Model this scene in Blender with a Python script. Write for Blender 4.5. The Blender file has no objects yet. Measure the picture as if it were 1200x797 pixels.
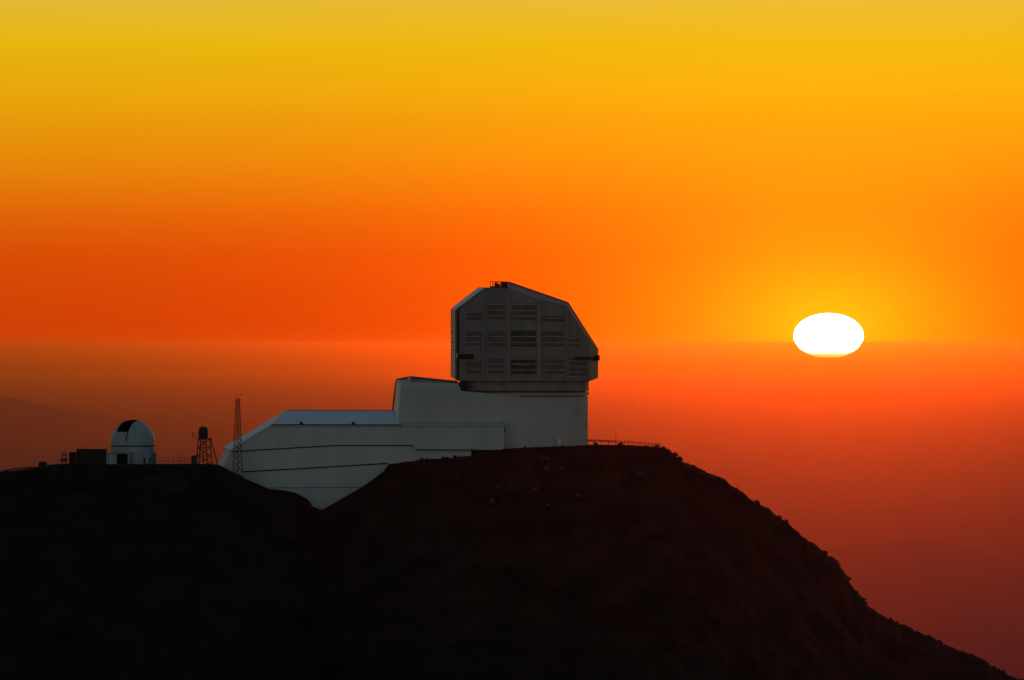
import bpy, bmesh, math, random
import numpy as np
from mathutils import Vector, Matrix

random.seed(11)
R = math.radians
scene = bpy.context.scene
col = scene.collection

# ------------------------------------------------------------------ camera
HORIZON = 403.0              # photo row at eye level
HALF = math.tan(R(7.85 / 2))
K = HALF / 600.0             # tangent per photo pixel
EYE = 2650.0                 # eye height above the plain, metres
DIST = 1500.0
U = K * DIST                 # metres per photo pixel at the summit

cam_d = bpy.data.cameras.new('camera')
cam = bpy.data.objects.new('camera', cam_d)
col.objects.link(cam)
cam_d.sensor_width = 36.0
cam_d.lens = 36.0 / (2 * HALF)
cam_d.clip_start = 1.0
cam_d.clip_end = 2000000.0
cam.location = (0, 0, EYE)
cam.rotation_euler = (R(90) + math.atan((HORIZON - 398.5) * K), 0, 0)
scene.camera = cam

# ------------------------------------------------------------------ sky
SUN_AZ = math.atan((971 - 600) * K)          # to the right of +Y
SUN_EL = math.atan((HORIZON - 393.6) * K)
SUN_A, SUN_B = math.atan(40.6 * K), math.atan(26.2 * K)   # flattened by refraction

world = bpy.data.worlds.new('World')
scene.world = world
world.use_nodes = True
wn, wl = world.node_tree.nodes, world.node_tree.links
wn.clear()


def N(t, **kw):
    n = wn.new(t)
    for k, v in kw.items():
        setattr(n, k, v)
    return n


def M(op, a, b=None, c=None):
    n = N('ShaderNodeMath', operation=op)
    for i, v in enumerate((a, b, c)):
        if v is None:
            continue
        if isinstance(v, (int, float)):
            n.inputs[i].default_value = v
        else:
            wl.new(v, n.inputs[i])
    return n.outputs[0]


def MIX(f, a, b, blend='MIX'):
    n = N('ShaderNodeMix', data_type='RGBA', blend_type=blend)
    n.clamp_result = False
    for i, v in ((0, f), (6, a), (7, b)):
        if isinstance(v, (int, float)):
            n.inputs[i].default_value = v
        elif isinstance(v, tuple):
            n.inputs[i].default_value = (*v, 1)
        else:
            wl.new(v, n.inputs[i])
    return n.outputs[2]


def SS(x, lo, hi, a=0.0, b=1.0):
    n = N('ShaderNodeMapRange', interpolation_type='SMOOTHSTEP')
    wl.new(x, n.inputs[0])
    for i, v in enumerate((lo, hi, a, b)):
        n.inputs[1 + i].default_value = v
    return n.outputs[0]


def lin(c):
    return tuple((v / 255 / 12.92 if v / 255 <= .04045 else ((v / 255 + .055) / 1.055) ** 2.4) for v in c)


tc = N('ShaderNodeTexCoord')
sp = N('ShaderNodeSeparateXYZ')
wl.new(tc.outputs['Generated'], sp.inputs[0])
DEG = 180 / math.pi
az = M('MULTIPLY', M('ARCTAN2', sp.outputs[0], sp.outputs[1]), DEG)
el = M('MULTIPLY', M('ARCSINE', sp.outputs[2]), DEG)
daz = M('SUBTRACT', az, SUN_AZ * DEG)
de = M('SUBTRACT', el, SUN_EL * DEG)
# glow of the afterglow band, by elevation (degrees)
ramp = N('ShaderNodeValToRGB')
ramp.color_ramp.interpolation = 'LINEAR'
RAMP_TOP = 30.0
stops = [(0.0, (200, 70, 9)), (0.14, (198, 63, 5)), (0.35, (203, 68, 5)), (0.68, (210, 77, 6)), (1.0, (216, 100, 8)), (1.33, (224, 130, 10)),
         (1.65, (227, 151, 11)), (2.0, (228, 170, 12)), (2.31, (226, 182, 15)), (2.55, (226, 186, 42)), (2.7, (224, 186, 60)),
         (4.5, (190, 165, 90)), (9, (128, 122, 92)), (18, (84, 92, 96)), (30, (66, 84, 98))]
els = ramp.color_ramp.elements
while len(els) < len(stops):
    els.new(0.5)
for e_, (d, c) in zip(els, stops):
    e_.position = math.sqrt(d / RAMP_TOP)
    e_.color = (*lin(c), 1)
wl.new(M('SQRT', M('DIVIDE', M('MAXIMUM', el, 0.0), RAMP_TOP)), ramp.inputs[0])
# the band is brightest over the sun and dies away round the horizon
adaz = M('ABSOLUTE', daz)
fall = M('EXPONENT', M('MULTIPLY', M('MULTIPLY', adaz, adaz), -1 / (55.0 ** 2)))
bandm = N('ShaderNodeVectorMath', operation='SCALE')
wl.new(ramp.outputs[0], bandm.inputs[0])
below = SS(el, -0.22, 0.02, 0.0, 1.0)      # thicker air under the level horizon
# thin level streaks of dust in the air
smap = N('ShaderNodeMapping')
smap.inputs['Scale'].default_value = (5, 5, 190)
wl.new(tc.outputs['Generated'], smap.inputs[0])
snz = N('ShaderNodeTexNoise')
snz.inputs['Scale'].default_value = 1.0
snz.inputs['Detail'].default_value = 4.0
wl.new(smap.outputs[0], snz.inputs['Vector'])
streak = M('ADD', 0.945, M('MULTIPLY', snz.outputs[0], 0.11))
fall = M('MULTIPLY', fall, streak)
wl.new(M('MULTIPLY', fall, below), bandm.inputs[3])
# halo close round the sun
ang = M('SQRT', M('ADD', M('MULTIPLY', daz, daz), M('MULTIPLY', M('MULTIPLY', de, 1.4), M('MULTIPLY', de, 1.4))))
ang_r = M('SQRT', M('ADD', M('MULTIPLY', daz, daz), M('MULTIPLY', M('MULTIPLY', de, 2.1), M('MULTIPLY', de, 2.1))))
halo1 = M('EXPONENT', M('MULTIPLY', ang_r, -1 / 2.0))
halo2 = M('EXPONENT', M('MULTIPLY', ang, -1 / 1.04))
h1 = N('ShaderNodeVectorMath', operation='SCALE')
h1.inputs[0].default_value = (1.62, 0.0, 0.0)
wl.new(M('MULTIPLY', halo1, below), h1.inputs[3])
h2 = N('ShaderNodeVectorMath', operation='SCALE')
h2.inputs[0].default_value = (0.0, 0.63, 0.004)
wl.new(M('MULTIPLY', halo2, below), h2.inputs[3])
# the rest of the dome: Nishita twilight
sky = N('ShaderNodeTexSky', sky_type='NISHITA')
sky.sun_disc = False
sky.sun_elevation = R(1.0)
sky.sun_rotation = SUN_AZ
sky.altitude = 2650
sky.air_density = 1.0
sky.dust_density = 0.6
sky.ozone_density = 1.2
skyv = N('ShaderNodeVectorMath', operation='SCALE')
wl.new(sky.outputs[0], skyv.inputs[0])
skyv.inputs[3].default_value = 1.0
add1 = N('ShaderNodeVectorMath', operation='ADD')
wl.new(bandm.outputs[0], add1.inputs[0])
wl.new(h1.outputs[0], add1.inputs[1])
add2 = N('ShaderNodeVectorMath', operation='ADD')
wl.new(add1.outputs[0], add2.inputs[0])
wl.new(h2.outputs[0], add2.inputs[1])
# the sun itself, a flattened disc reddened at its lower limb
wob = M('ADD', 1.0, M('MULTIPLY', M('SINE', M('MULTIPLY', de, 2 * math.pi / 0.07)), 0.006))   # layered refraction
rr = M('SQRT', M('ADD', M('POWER', M('ABSOLUTE', M('DIVIDE', M('MULTIPLY', daz, wob), SUN_A * DEG)), 2.0),
                 M('POWER', M('ABSOLUTE', M('DIVIDE', de, SUN_B * DEG)), 2.0)))
disc = M('MULTIPLY', M('SUBTRACT', 1.0, SS(rr, 0.975, 1.015)), SS(de, -SUN_B * DEG * 0.975, -SUN_B * DEG * 0.945))
limb = M('POWER', SS(de, -SUN_B * DEG * 1.05, -SUN_B * DEG * 0.50), 3.0)
sun_col = MIX(limb, (2.6, 2.5, 0.5), (34.0, 30.0, 24.0))
lower = MIX(disc, add2.outputs[0], sun_col)
bg_band = N('ShaderNodeBackground')
wl.new(lower, bg_band.inputs[0])
bg_band.inputs[1].default_value = 1.0
bg_sky = N('ShaderNodeBackground')
wl.new(skyv.outputs[0], bg_sky.inputs[0])
bg_sky.inputs[1].default_value = 0.15
# the afterglow gives way to the plain sky upwards and away from the sun
w_up = SS(el, 4.0, 26.0)
w_az = SS(adaz, 35.0, 115.0)
wmix = M('SUBTRACT', 1.0, M('MULTIPLY', M('SUBTRACT', 1.0, w_up), M('SUBTRACT', 1.0, w_az)))
ms = N('ShaderNodeMixShader')
wl.new(wmix, ms.inputs[0])
wl.new(bg_band.outputs[0], ms.inputs[1])
wl.new(bg_sky.outputs[0], ms.inputs[2])
wo = N('ShaderNodeOutputWorld')
wl.new(ms.outputs[0], wo.inputs[0])

# ------------------------------------------------------------------ sun lamp
sun_d = bpy.data.lights.new('sun', 'SUN')
sun_d.energy = 0.124
sun_d.angle = R(0.53)
sun_d.color = (1.0, 0.092, 0.0015)
sun = bpy.data.objects.new('sun', sun_d)
col.objects.link(sun)
sdir = Vector((math.sin(SUN_AZ) * math.cos(SUN_EL), math.cos(SUN_AZ) * math.cos(SUN_EL), math.sin(SUN_EL)))
sun.rotation_euler = (-sdir).to_track_quat('-Z', 'Y').to_euler()
sun.location = (60, 1500, EYE + 200)

scene.view_settings.view_transform = 'Standard'
scene.view_settings.look = 'None'
scene.view_settings.exposure = 0.0
scene.view_settings.gamma = 1.0
scene.view_settings.use_curve_mapping = False
scene.render.engine = 'CYCLES'
scene.cycles.use_denoising = True
scene.cycles.volume_bounces = 1
scene.cycles.max_bounces = 6

# ------------------------------------------------------------------ materials
MATS = {}


def material(name, c1, c2=None, rough=0.6, metal=0.0, scale=0.5, bump=0.0, streak=1.0, detail=4.0, spec=0.4):
    m = bpy.data.materials.new(name)
    m.use_nodes = True
    n, l = m.node_tree.nodes, m.node_tree.links
    b = n['Principled BSDF']
    b.inputs['Roughness'].default_value = rough
    b.inputs['Metallic'].default_value = metal
    b.inputs['Specular IOR Level'].default_value = spec
    c2 = c2 or tuple(v * 0.8 for v in c1)
    t = n.new('ShaderNodeTexCoord')
    mp = n.new('ShaderNodeMapping')
    mp.inputs['Scale'].default_value = (1, 1, 1 / streak)
    l.new(t.outputs['Object'], mp.inputs[0])
    nz = n.new('ShaderNodeTexNoise')
    nz.inputs['Scale'].default_value = scale
    nz.inputs['Detail'].default_value = detail
    l.new(mp.outputs[0], nz.inputs['Vector'])
    mr = n.new('ShaderNodeMapRange')
    mr.inputs[1].default_value = 0.35
    mr.inputs[2].default_value = 0.65
    l.new(nz.outputs[0], mr.inputs[0])
    mx = n.new('ShaderNodeMix')
    mx.data_type = 'RGBA'
    mx.inputs[6].default_value = (*c1, 1)
    mx.inputs[7].default_value = (*c2, 1)
    l.new(mr.outputs[0], mx.inputs[0])
    l.new(mx.outputs[2], b.inputs['Base Color'])
    if bump:
        bp = n.new('ShaderNodeBump')
        bp.inputs['Strength'].default_value = 0.6
        bp.inputs['Distance'].default_value = bump
        l.new(nz.outputs[0], bp.inputs['Height'])
        l.new(bp.outputs[0], b.inputs['Normal'])
    MATS[name] = m
    return m


material('wall_white', (0.63, 0.62, 0.615), (0.54, 0.53, 0.525), 0.55, scale=0.25, streak=6)
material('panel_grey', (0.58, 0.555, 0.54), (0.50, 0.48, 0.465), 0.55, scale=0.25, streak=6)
material('annex_white', (0.69, 0.655, 0.645), (0.62, 0.59, 0.58), 0.55, scale=0.25, streak=6)
material('roof_metal', (0.74, 0.78, 0.82), (0.66, 0.70, 0.74), 0.45, scale=0.3, streak=1)
material('trim_and_lit_white', (0.80, 0.80, 0.80), (0.74, 0.74, 0.74), 0.5)  # white trim, also used to paint sky-lit faces brighter
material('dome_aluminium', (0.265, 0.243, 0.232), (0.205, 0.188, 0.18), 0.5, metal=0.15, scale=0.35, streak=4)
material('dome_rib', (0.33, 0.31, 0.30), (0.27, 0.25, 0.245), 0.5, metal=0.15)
material('louver_shade', (0.20, 0.186, 0.178), (0.14, 0.13, 0.124), 0.6)  # shade between the blades put into the colour
material('louver_deep_shade', (0.12, 0.11, 0.104), (0.07, 0.064, 0.06), 0.6)  # deeper painted shade for the centre column
material('slat_metal', (0.66, 0.65, 0.63), (0.36, 0.35, 0.34), 0.45, scale=0.8)
material('shade_and_joint_dark', (0.02, 0.02, 0.02), (0.015, 0.015, 0.015), 0.8)  # near-black for painted gap shade, joints and dark fittings
material('dark_steel', (0.035, 0.032, 0.03), (0.025, 0.022, 0.02), 0.6)
material('red_steel', (0.07, 0.018, 0.015), (0.05, 0.014, 0.012), 0.6)
material('galvanised', (0.30, 0.29, 0.28), (0.22, 0.21, 0.2), 0.5, metal=0.3)
material('small_dome_paint', (0.40, 0.45, 0.50), (0.33, 0.38, 0.42), 0.4, scale=0.4, streak=2)
material('container_dark', (0.016, 0.016, 0.016), (0.010, 0.010, 0.010), 0.7)
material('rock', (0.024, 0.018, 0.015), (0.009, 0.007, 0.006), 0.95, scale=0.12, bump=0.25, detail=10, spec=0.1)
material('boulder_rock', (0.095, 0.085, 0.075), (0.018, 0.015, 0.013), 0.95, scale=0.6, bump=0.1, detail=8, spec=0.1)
material('scree_rock', (0.042, 0.035, 0.03), (0.012, 0.010, 0.009), 0.95, scale=0.6, spec=0.1)
material('far_land', (0.09, 0.075, 0.125), (0.082, 0.068, 0.112), 0.95, scale=0.0004, detail=6, spec=0.0)
material('glass_dark', (0.02, 0.022, 0.025), (0.02, 0.02, 0.022), 0.1)


# ------------------------------------------------------------------ helpers
def P(px, py, Y=DIST):
    """a photo direction followed to the plane at distance Y"""
    return Vector(((px - 600.0) * K * Y, Y, EYE + (HORIZON - py) * K * Y))


def link_mesh(name, verts, faces, mat, parent=None, smooth=False):
    me = bpy.data.meshes.new(name)
    me.from_pydata([tuple(v) for v in verts], [], faces)
    me.update()
    bm = bmesh.new()
    bm.from_mesh(me)
    bmesh.ops.recalc_face_normals(bm, faces=bm.faces)
    bm.to_mesh(me)
    bm.free()
    if smooth:
        for p in me.polygons:
            p.use_smooth = True
    me.materials.append(MATS[mat])
    o = bpy.data.objects.new(name, me)
    col.objects.link(o)
    if parent is not None:
        o.parent = parent
        o.matrix_parent_inverse = Matrix.Translation(-world_loc(parent))
    return o


def world_loc(o):
    v = Vector(o.location)
    p = o.parent
    if p is not None:
        return Vector((0, 0, 0)) if o.type == 'MESH' else v + world_loc(p)
    return v


def thing(name, loc, label, cat, group=None):
    o = bpy.data.objects.new(name, None)
    o.empty_display_size = 0.5
    col.objects.link(o)
    o.location = loc
    tag(o, label, cat, group)
    return o


def tag(o, label, cat=None, group=None, kind=None):
    o['label'] = label
    if cat:
        o['category'] = cat
    if group:
        o['group'] = group
    if kind:
        o['kind'] = kind
    return o


def slab(name, pts, ext, mat, parent=None):
    """a polygon given thickness along ext"""
    pts = [Vector(p) for p in pts]
    ext = Vector(ext)
    n = len(pts)
    v = pts + [p + ext for p in pts]
    f = [list(range(n)), list(range(2 * n - 1, n - 1, -1))]
    f += [[i, (i + 1) % n, n + (i + 1) % n, n + i] for i in range(n)]
    return link_mesh(name, v, f, mat, parent)


def panel(name, pts, t, mat, parent=None, centre=None):
    """a polygon thickened inwards (towards centre) along its own normal"""
    pts = [Vector(p) for p in pts]
    nrm = Vector((0, 0, 0))
    for i in range(len(pts)):
        a, b = pts[i], pts[(i + 1) % len(pts)]
        nrm += (a - pts[0]).cross(b - pts[0])
    nrm.normalize()
    mid = sum(pts, Vector()) / len(pts)
    if centre is not None and nrm.dot(Vector(centre) - mid) < 0:
        nrm = -nrm
    return slab(name, pts, nrm * t, mat, parent)


def box(name, lo, hi, mat, parent=None, bevel=0.0):
    (x0, y0, z0), (x1, y1, z1) = lo, hi
    o = slab(name, [(x0, y0, z0), (x1, y0, z0), (x1, y0, z1), (x0, y0, z1)], (0, y1 - y0, 0), mat, parent)
    if bevel:
        bm = bmesh.new()
        bm.from_mesh(o.data)
        bmesh.ops.bevel(bm, geom=bm.edges[:], offset=bevel, segments=1, affect='EDGES')
        bm.to_mesh(o.data)
        bm.free()
    return o


def pbox(name, x0, y0, x1, y1, Y0, Y1, mat, parent=None, bevel=0.0):
    """box whose front fills photo rectangle at distance Y0 and reaches back to Y1"""
    a, b = P(x0, y1, Y0), P(x1, y0, Y0)
    return box(name, (a.x, Y0, a.z), (b.x, Y1, b.z), mat, parent, bevel)


def beam(name, a, b, w, mat, parent=None, sides=4, w2=None):
    a, b = Vector(a), Vector(b)
    d = (b - a).normalized()
    up = Vector((0, 0, 1)) if abs(d.z) < 0.95 else Vector((1, 0, 0))
    s = d.cross(up).normalized()
    t = s.cross(d)
    v, f = [], []
    for p, ww in ((a, w), (b, w if w2 is None else w2)):
        for i in range(sides):
            an = 2 * math.pi * (i + 0.5) / sides
            v.append(p + (s * math.cos(an) + t * math.sin(an)) * ww * 0.5 * (1.414 if sides == 4 else 1))
    f = [list(range(sides))[::-1], list(range(sides, 2 * sides))]
    f += [[i, (i + 1) % sides, sides + (i + 1) % sides, sides + i] for i in range(sides)]
    return link_mesh(name, v, f, mat, parent, smooth=sides > 6)


def lathe(name, c, prof, mat, parent=None, seg=64, smooth=True, cap=True):
    """prof: list of (radius, z) about the vertical axis at c"""
    v, f = [], []
    for r, z in prof:
        for i in range(seg):
            an = 2 * math.pi * i / seg
            v.append((c[0] + r * math.cos(an), c[1] + r * math.sin(an), z))
    for j in range(len(prof) - 1):
        for i in range(seg):
            f.append([j * seg + i, j * seg + (i + 1) % seg, (j + 1) * seg + (i + 1) % seg, (j + 1) * seg + i])
    if cap:
        f.append(list(range(seg))[::-1])
        f.append([(len(prof) - 1) * seg + i for i in range(seg)])
    o = link_mesh(name, v, f, mat, parent, smooth=False)
    if smooth:
        for p in o.data.polygons:
            p.use_smooth = len(p.vertices) == 4
        o.data.set_sharp_from_angle(angle=R(35))
    return o


# ------------------------------------------------------------------ terrain
CREST = [(-52000, 16500), (-30000, 7000), (-3000, 1500), (-800, 720), (-400, 630), (-200, 588), (-60, 566), (0, 556.5), (20, 552), (45, 549.5),
         (60, 545), (75, 543.5), (120, 544), (185, 544), (250, 543.5), (262, 546), (280, 553.5), (290, 559), (308, 568),
         (320, 573), (335, 574.5), (350, 577), (360, 582), (366, 586), (369, 593), (380, 598), (400, 586), (430, 568), (442, 559.5),
         (453.2, 552), (455.5, 544.2), (480, 541.2), (495, 539.2), (530, 536.4), (552, 534.4), (575, 529), (592, 525.5), (640, 524),
         (690, 521.5), (740, 522), (770, 524), (780, 527.5), (817, 552), (835, 561), (851, 569), (872, 581), (881, 590), (900, 602), (916, 614),
         (959, 645), (977, 662), (987, 675), (996, 688), (1006, 701), (1012, 711), (1035, 723), (1056, 735), (1100, 756), (1138, 771), (1188, 797),
         (1300, 850), (1600, 985), (3000, 1700), (30000, 7200), (52000, 16500)]
CX = np.array([c[0] for c in CREST], float)
CY = np.array([c[1] for c in CREST], float)


def vnoise(x, y, seed):
    xi, yi = np.floor(x).astype(np.int64), np.floor(y).astype(np.int64)
    xf, yf = x - xi, y - yi
    xf, yf = xf * xf * (3 - 2 * xf), yf * yf * (3 - 2 * yf)

    def h(a, b):
        n = (a * 374761393 + b * 668265263 + seed * 1442695041) & 0xffffffff
        n = ((n ^ (n >> 13)) * 1274126177) & 0xffffffff
        return ((n ^ (n >> 16)) & 0xffff) / 32767.5 - 1
    a = h(xi, yi) * (1 - xf) + h(xi + 1, yi) * xf
    b = h(xi, yi + 1) * (1 - xf) + h(xi + 1, yi + 1) * xf
    return a * (1 - yf) + b * yf


def fbm(x, y, seed, octv=5, gain=0.5):
    s, a = 0, 1.0
    for i in range(octv):
        s = s + a * vnoise(x * 2 ** i + 17.3 * i, y * 2 ** i - 9.1 * i, seed + i)
        a *= gain
    return s


def sstep(x, lo, hi):
    t = np.clip((x - lo) / (hi - lo), 0, 1)
    return t * t * (3 - 2 * t)


def terrain(x, y):
    x = np.asarray(x, float)
    y = np.asarray(y, float)
    X = 600 + x / U
    ridge_y = 1475.0 + 8.0 * sstep(X, 355, 400)
    crest = EYE + (HORIZON - np.interp(X, CX, CY)) * K * ridge_y
    s = y - ridge_y
    d = np.maximum(-s, 0)
    built = sstep(X, -10, 60) * (1 - sstep(X, 765, 800))
    front = 0.60 * (np.sqrt(d * d + 9.0) - 3.0)
    b1 = np.maximum(s, 0)
    back = 0.02 * np.minimum(b1, 40) + 0.10 * np.clip(b1 - 1, 0, 30) * sstep(X, 258, 300) * (1 - sstep(X, 560, 640))
    b2 = np.maximum(s - 42, 0)
    back = back + 0.55 * (np.sqrt(b2 * b2 + 100) - 10)
    z = crest - front - back
    rough = 1 - 0.75 * built * (1 - sstep(d, 0.5, 6))
    z = z + rough * (0.34 * fbm(x / 2.6, y / 2.6, 3, 4) + 0.10 * fbm(x / 0.9, y / 0.9, 9, 2))
    side = np.maximum(1 - sstep(X, -10, 60), sstep(X, 775, 800))
    z = z + (0.08 + 0.92 * side) * (0.55 * fbm(x / 4.2, 0 * x + .5, 61, 4) + 0.34 * vnoise(x / .8, y / 9., 65))
    away = sstep(d, 2, 22)
    gul = fbm(x / 15.0 + 0.4 * fbm(x / 30., y / 30., 77, 2), y / 34.0, 21, 5)
    z = z + away * (1.9 * (1 - np.abs(gul)) - 1.2 + 0.7 * fbm(x / 6.0, y / 6.0, 41, 4))
    far = sstep(d, 90, 500)
    z = z + far * 25 * fbm(x / 180., y / 180., 5, 5)
    # a low spur in front of the left knoll
    z = z + 4.2 * np.exp(-(((X - 118) / 75.) ** 2 + ((y - 1428.) / 5.5) ** 2))
    return np.maximum(z, -0.5)


def axis(segs):
    out = []
    for lo, hi, st in segs:
        n = max(1, int(round((hi - lo) / st)))
        out += list(np.linspace(lo, hi, n, endpoint=False))
    out.append(segs[-1][1])
    return np.array(out)


gx = axis([(-9000, -4200, 400), (-4200, -1200, 120), (-1200, -300, 30), (-300, -125, 4), (-125, 125, 0.5), (125, 300, 4), (300, 1200, 30), (1200, 4200, 120), (4200, 9000, 400)])
gy = axis([(-3400, -700, 270), (-700, 900, 80), (900, 1300, 16), (1300, 1404, 3), (1404, 1460, 0.6), (1460, 1492, 0.4), (1492, 1540, 1.5), (1540, 1800, 12), (1800, 4200, 120), (4200, 7000, 350)])
XX, YY = np.meshgrid(gx, gy)
ZZ = terrain(XX, YY)
nx, ny = len(gx), len(gy)
verts = np.stack([XX.ravel(), YY.ravel(), ZZ.ravel()], 1)
ii = (np.arange(ny - 1)[:, None] * nx + np.arange(nx - 1)[None, :]).ravel()
quads = np.stack([ii, ii + 1, ii + nx + 1, ii + nx], 1)
me = bpy.data.meshes.new('mountain')
me.from_pydata(verts.tolist(), [], quads.tolist())
me.polygons.foreach_set('use_smooth', [True] * len(me.polygons))
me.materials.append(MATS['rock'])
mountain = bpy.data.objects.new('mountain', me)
col.objects.link(mountain)
tag(mountain, 'dark bare rocky mountain top carrying the observatories', kind='structure')


def ground_z(x, y):
    return float(terrain(np.array([x]), np.array([y]))[0])


# the plain out to the horizon
S = 660000.0
nseg = 24
pv, pf = [], []
for j in range(nseg + 1):
    for i in range(nseg + 1):
        pv.append((-S + 2 * S * i / nseg, -S + 2 * S * j / nseg, 0))
for j in range(nseg):
    for i in range(nseg):
        a = j * (nseg + 1) + i
        pf.append([a, a + 1, a + nseg + 2, a + nseg + 1])
plain = link_mesh('ground', pv, pf, 'far_land')
tag(plain, 'wide hazy lowland reaching the horizon far below', kind='structure')


def far_range(pts, Y, depth, seed, label):
    """a long low range standing on the plain; pts: photo (px, py) of its skyline"""
    px = np.array([p[0] for p in pts], float)
    py = np.array([p[1] for p in pts], float)
    xs = np.linspace((px[0] - 600) * K * Y, (px[-1] - 600) * K * Y, 160)
    ts = np.linspace(-1, 1, 41)
    X, T = np.meshgrid(xs, ts)
    h = EYE + (HORIZON - np.interp(600 + X / (K * Y), px, py)) * K * Y
    prof = np.clip(1 - np.abs(T) ** 1.3, 0, 1)
    nz = fbm(X / (Y * 0.006), T * 4 + 3.3, seed, 5)
    Z = np.maximum(h, 0) * prof * (1 + 0.10 * nz * (1 - prof)) + 0.012 * np.maximum(h, 0) * nz - 4
    V = np.stack([X.ravel(), (Y + T * depth).ravel(), Z.ravel()], 1)
    n = len(xs)
    F = [[j * n + i, j * n + i + 1, (j + 1) * n + i + 1, (j + 1) * n + i] for j in range(len(ts) - 1) for i in range(n - 1)]
    o = link_mesh('distant_hills', V, F, 'far_land', smooth=True)
    tag(o, label, kind='structure')
    return o


far_range([(-1500, 640), (-900, 560), (-400, 490), (-150, 462), (-40, 462), (15, 466), (60, 477), (110, 488), (170, 505), (260, 530),
           (420, 570), (700, 640), (1000, 720)], 232000, 26000, 4, 'faint far range fading into the haze behind the small dome')
far_range([(300, 900), (700, 760), (900, 690), (985, 650), (1041, 637), (1090, 632.5), (1125, 639), (1153, 649), (1200, 664),
           (1300, 680), (1500, 720), (2100, 800)], 88000, 9000, 8, 'faint far range fading into the haze below the sun')

# ------------------------------------------------------------------ big observatory: building
DX = (615 - 600) * U           # axis of the round tower
AX = Vector((DX, DIST))
bld = thing('observatory_building', (DX - 20, 1496, P(520, 522).z),
            'long white observatory building stepping down the saddle, with round tower at its end', 'building')


def Z(py, Y=DIST):
    return EYE + (HORIZON - py) * K * Y


rt = 74 * U
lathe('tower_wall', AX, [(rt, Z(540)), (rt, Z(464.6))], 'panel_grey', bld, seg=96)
lathe('tower_reveal', AX, [(rt - 0.25, Z(464.8)), (rt - 0.25, Z(463.2))], 'shade_and_joint_dark', bld, seg=96)
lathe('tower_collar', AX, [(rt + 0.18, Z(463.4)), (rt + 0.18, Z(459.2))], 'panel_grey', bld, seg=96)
# door and lamp on the tower
dr = slab('door', [P(653.2, 522.5, 1488.2), P(656.8, 522.5, 1488.2), P(656.8, 514.2, 1488.2), P(653.2, 514.2, 1488.2)], (0, 1.2, 0), 'trim_and_lit_white', bld)
dr['label'] = 'small pale door at the foot of the round tower'
slab('door_handle', [P(656.0, 518.9, 1488.15), P(656.5, 518.9, 1488.15), P(656.5, 518.3, 1488.15), P(656.0, 518.3, 1488.15)], (0, 0.06, 0), 'dark_steel', dr)
pbox('wall_lamp', 685.6, 495.2, 687.6, 499.2, 1497.0, 1497.8, 'dark_steel', bld)

# transition block between tower and wing
Yf = 1487.6
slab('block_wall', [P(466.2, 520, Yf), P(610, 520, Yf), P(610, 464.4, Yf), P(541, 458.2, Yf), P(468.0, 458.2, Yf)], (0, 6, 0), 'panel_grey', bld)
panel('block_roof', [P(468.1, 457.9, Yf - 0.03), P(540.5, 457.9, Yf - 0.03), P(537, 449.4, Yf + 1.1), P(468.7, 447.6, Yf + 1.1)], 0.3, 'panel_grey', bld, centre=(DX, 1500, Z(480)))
panel('end_wall', [P(464.3, 445.2, 1505), P(468.6, 447.4, Yf + 1.0), P(468.0, 458, Yf - 0.05), P(465.6, 486, Yf - 0.05), P(465.6, 499, Yf - 0.05), P(460.2, 499, 1505)], 0.3, 'trim_and_lit_white', bld, centre=(DX, 1500, Z(480)))  # light on this left-facing wall is painted in as white
panel('parapet', [P(480.5, 441.6, 1494), P(536, 447.4, 1494), P(541, 451.5, 1494), P(480.5, 449.6, 1494)], 0.4, 'dome_rib', bld, centre=(DX, 1510, Z(460)))
panel('parapet', [P(464.6, 445.1, 1493), P(480.2, 442.0, 1493), P(480.2, 450, 1493), P(467.5, 450, 1493)], 0.4, 'wall_white', bld, centre=(DX, 1510, Z(460)))
beam('parapet_cap', P(480.5, 441.6, 1493.8), P(536.5, 447.4, 1493.8), 0.28, 'dark_steel', bld)
beam('parapet_cap', P(464.4, 444.9, 1492.8), P(480.4, 441.7, 1492.8), 0.28, 'dark_steel', bld)
beam('vent_and_lit_cap', P(465.3, 446.4, 1488.6), P(468.4, 446.6, 1488.6), 0.5, 'trim_and_lit_white', bld)  # lit corner highlight built as a small white bar
beam('vent_and_lit_cap', P(478.0, 442.9, 1492.4), P(481.2, 443.2, 1492.4), 0.4, 'trim_and_lit_white', bld)  # second lit highlight, also a white bar
beam('corner_trim', P(464.3, 445.2, 1505), P(460.0, 481.3, 1505), 0.3, 'dark_steel', bld)
box('block_core', (P(470, 0, 1490).x, 1492, Z(515)), (P(560, 0).x, 1505, Z(451)), 'wall_white', bld)

# wing roof and walls
Yw = 1484.8
wc = (P(420, 0).x, 1500, Z(530))
# roof laid as standing-seam sheets
ridge_a, ridge_b = P(335, 480.8, 1500), P(464, 481.2, 1500)
eave_a, eave_b = P(318, 497.2, Yw), P(469, 497.2, Yw)
NS = 12
for i in range(NS):
    t0, t1 = i / NS, (i + 1) / NS - 0.0012
    panel('roof_sheet', [eave_a.lerp(eave_b, t0), eave_a.lerp(eave_b, t1), ridge_a.lerp(ridge_b, t1), ridge_a.lerp(ridge_b, t0)], 0.15, 'roof_metal', bld, centre=wc)
panel('roof_back', [ridge_a, ridge_b, P(464, 497, 1511), P(318, 497, 1511)], 0.2, 'roof_metal', bld, centre=wc)
beam('ridge_cap', ridge_a, ridge_b, 0.22, 'galvanised', bld)
panel('roof_slope', [P(334.6, 480.9, 1500), P(317.6, 497.3, Yw - 0.15), P(268, 528.6, Yw - 0.15), P(262.6, 523.6, 1500)], 0.3, 'roof_metal', bld, centre=wc)
beam('eave_trim', P(318, 497.6, Yw - 0.2), P(470, 498.0, Yw - 0.2), 0.20, 'dark_steel', bld)
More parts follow.
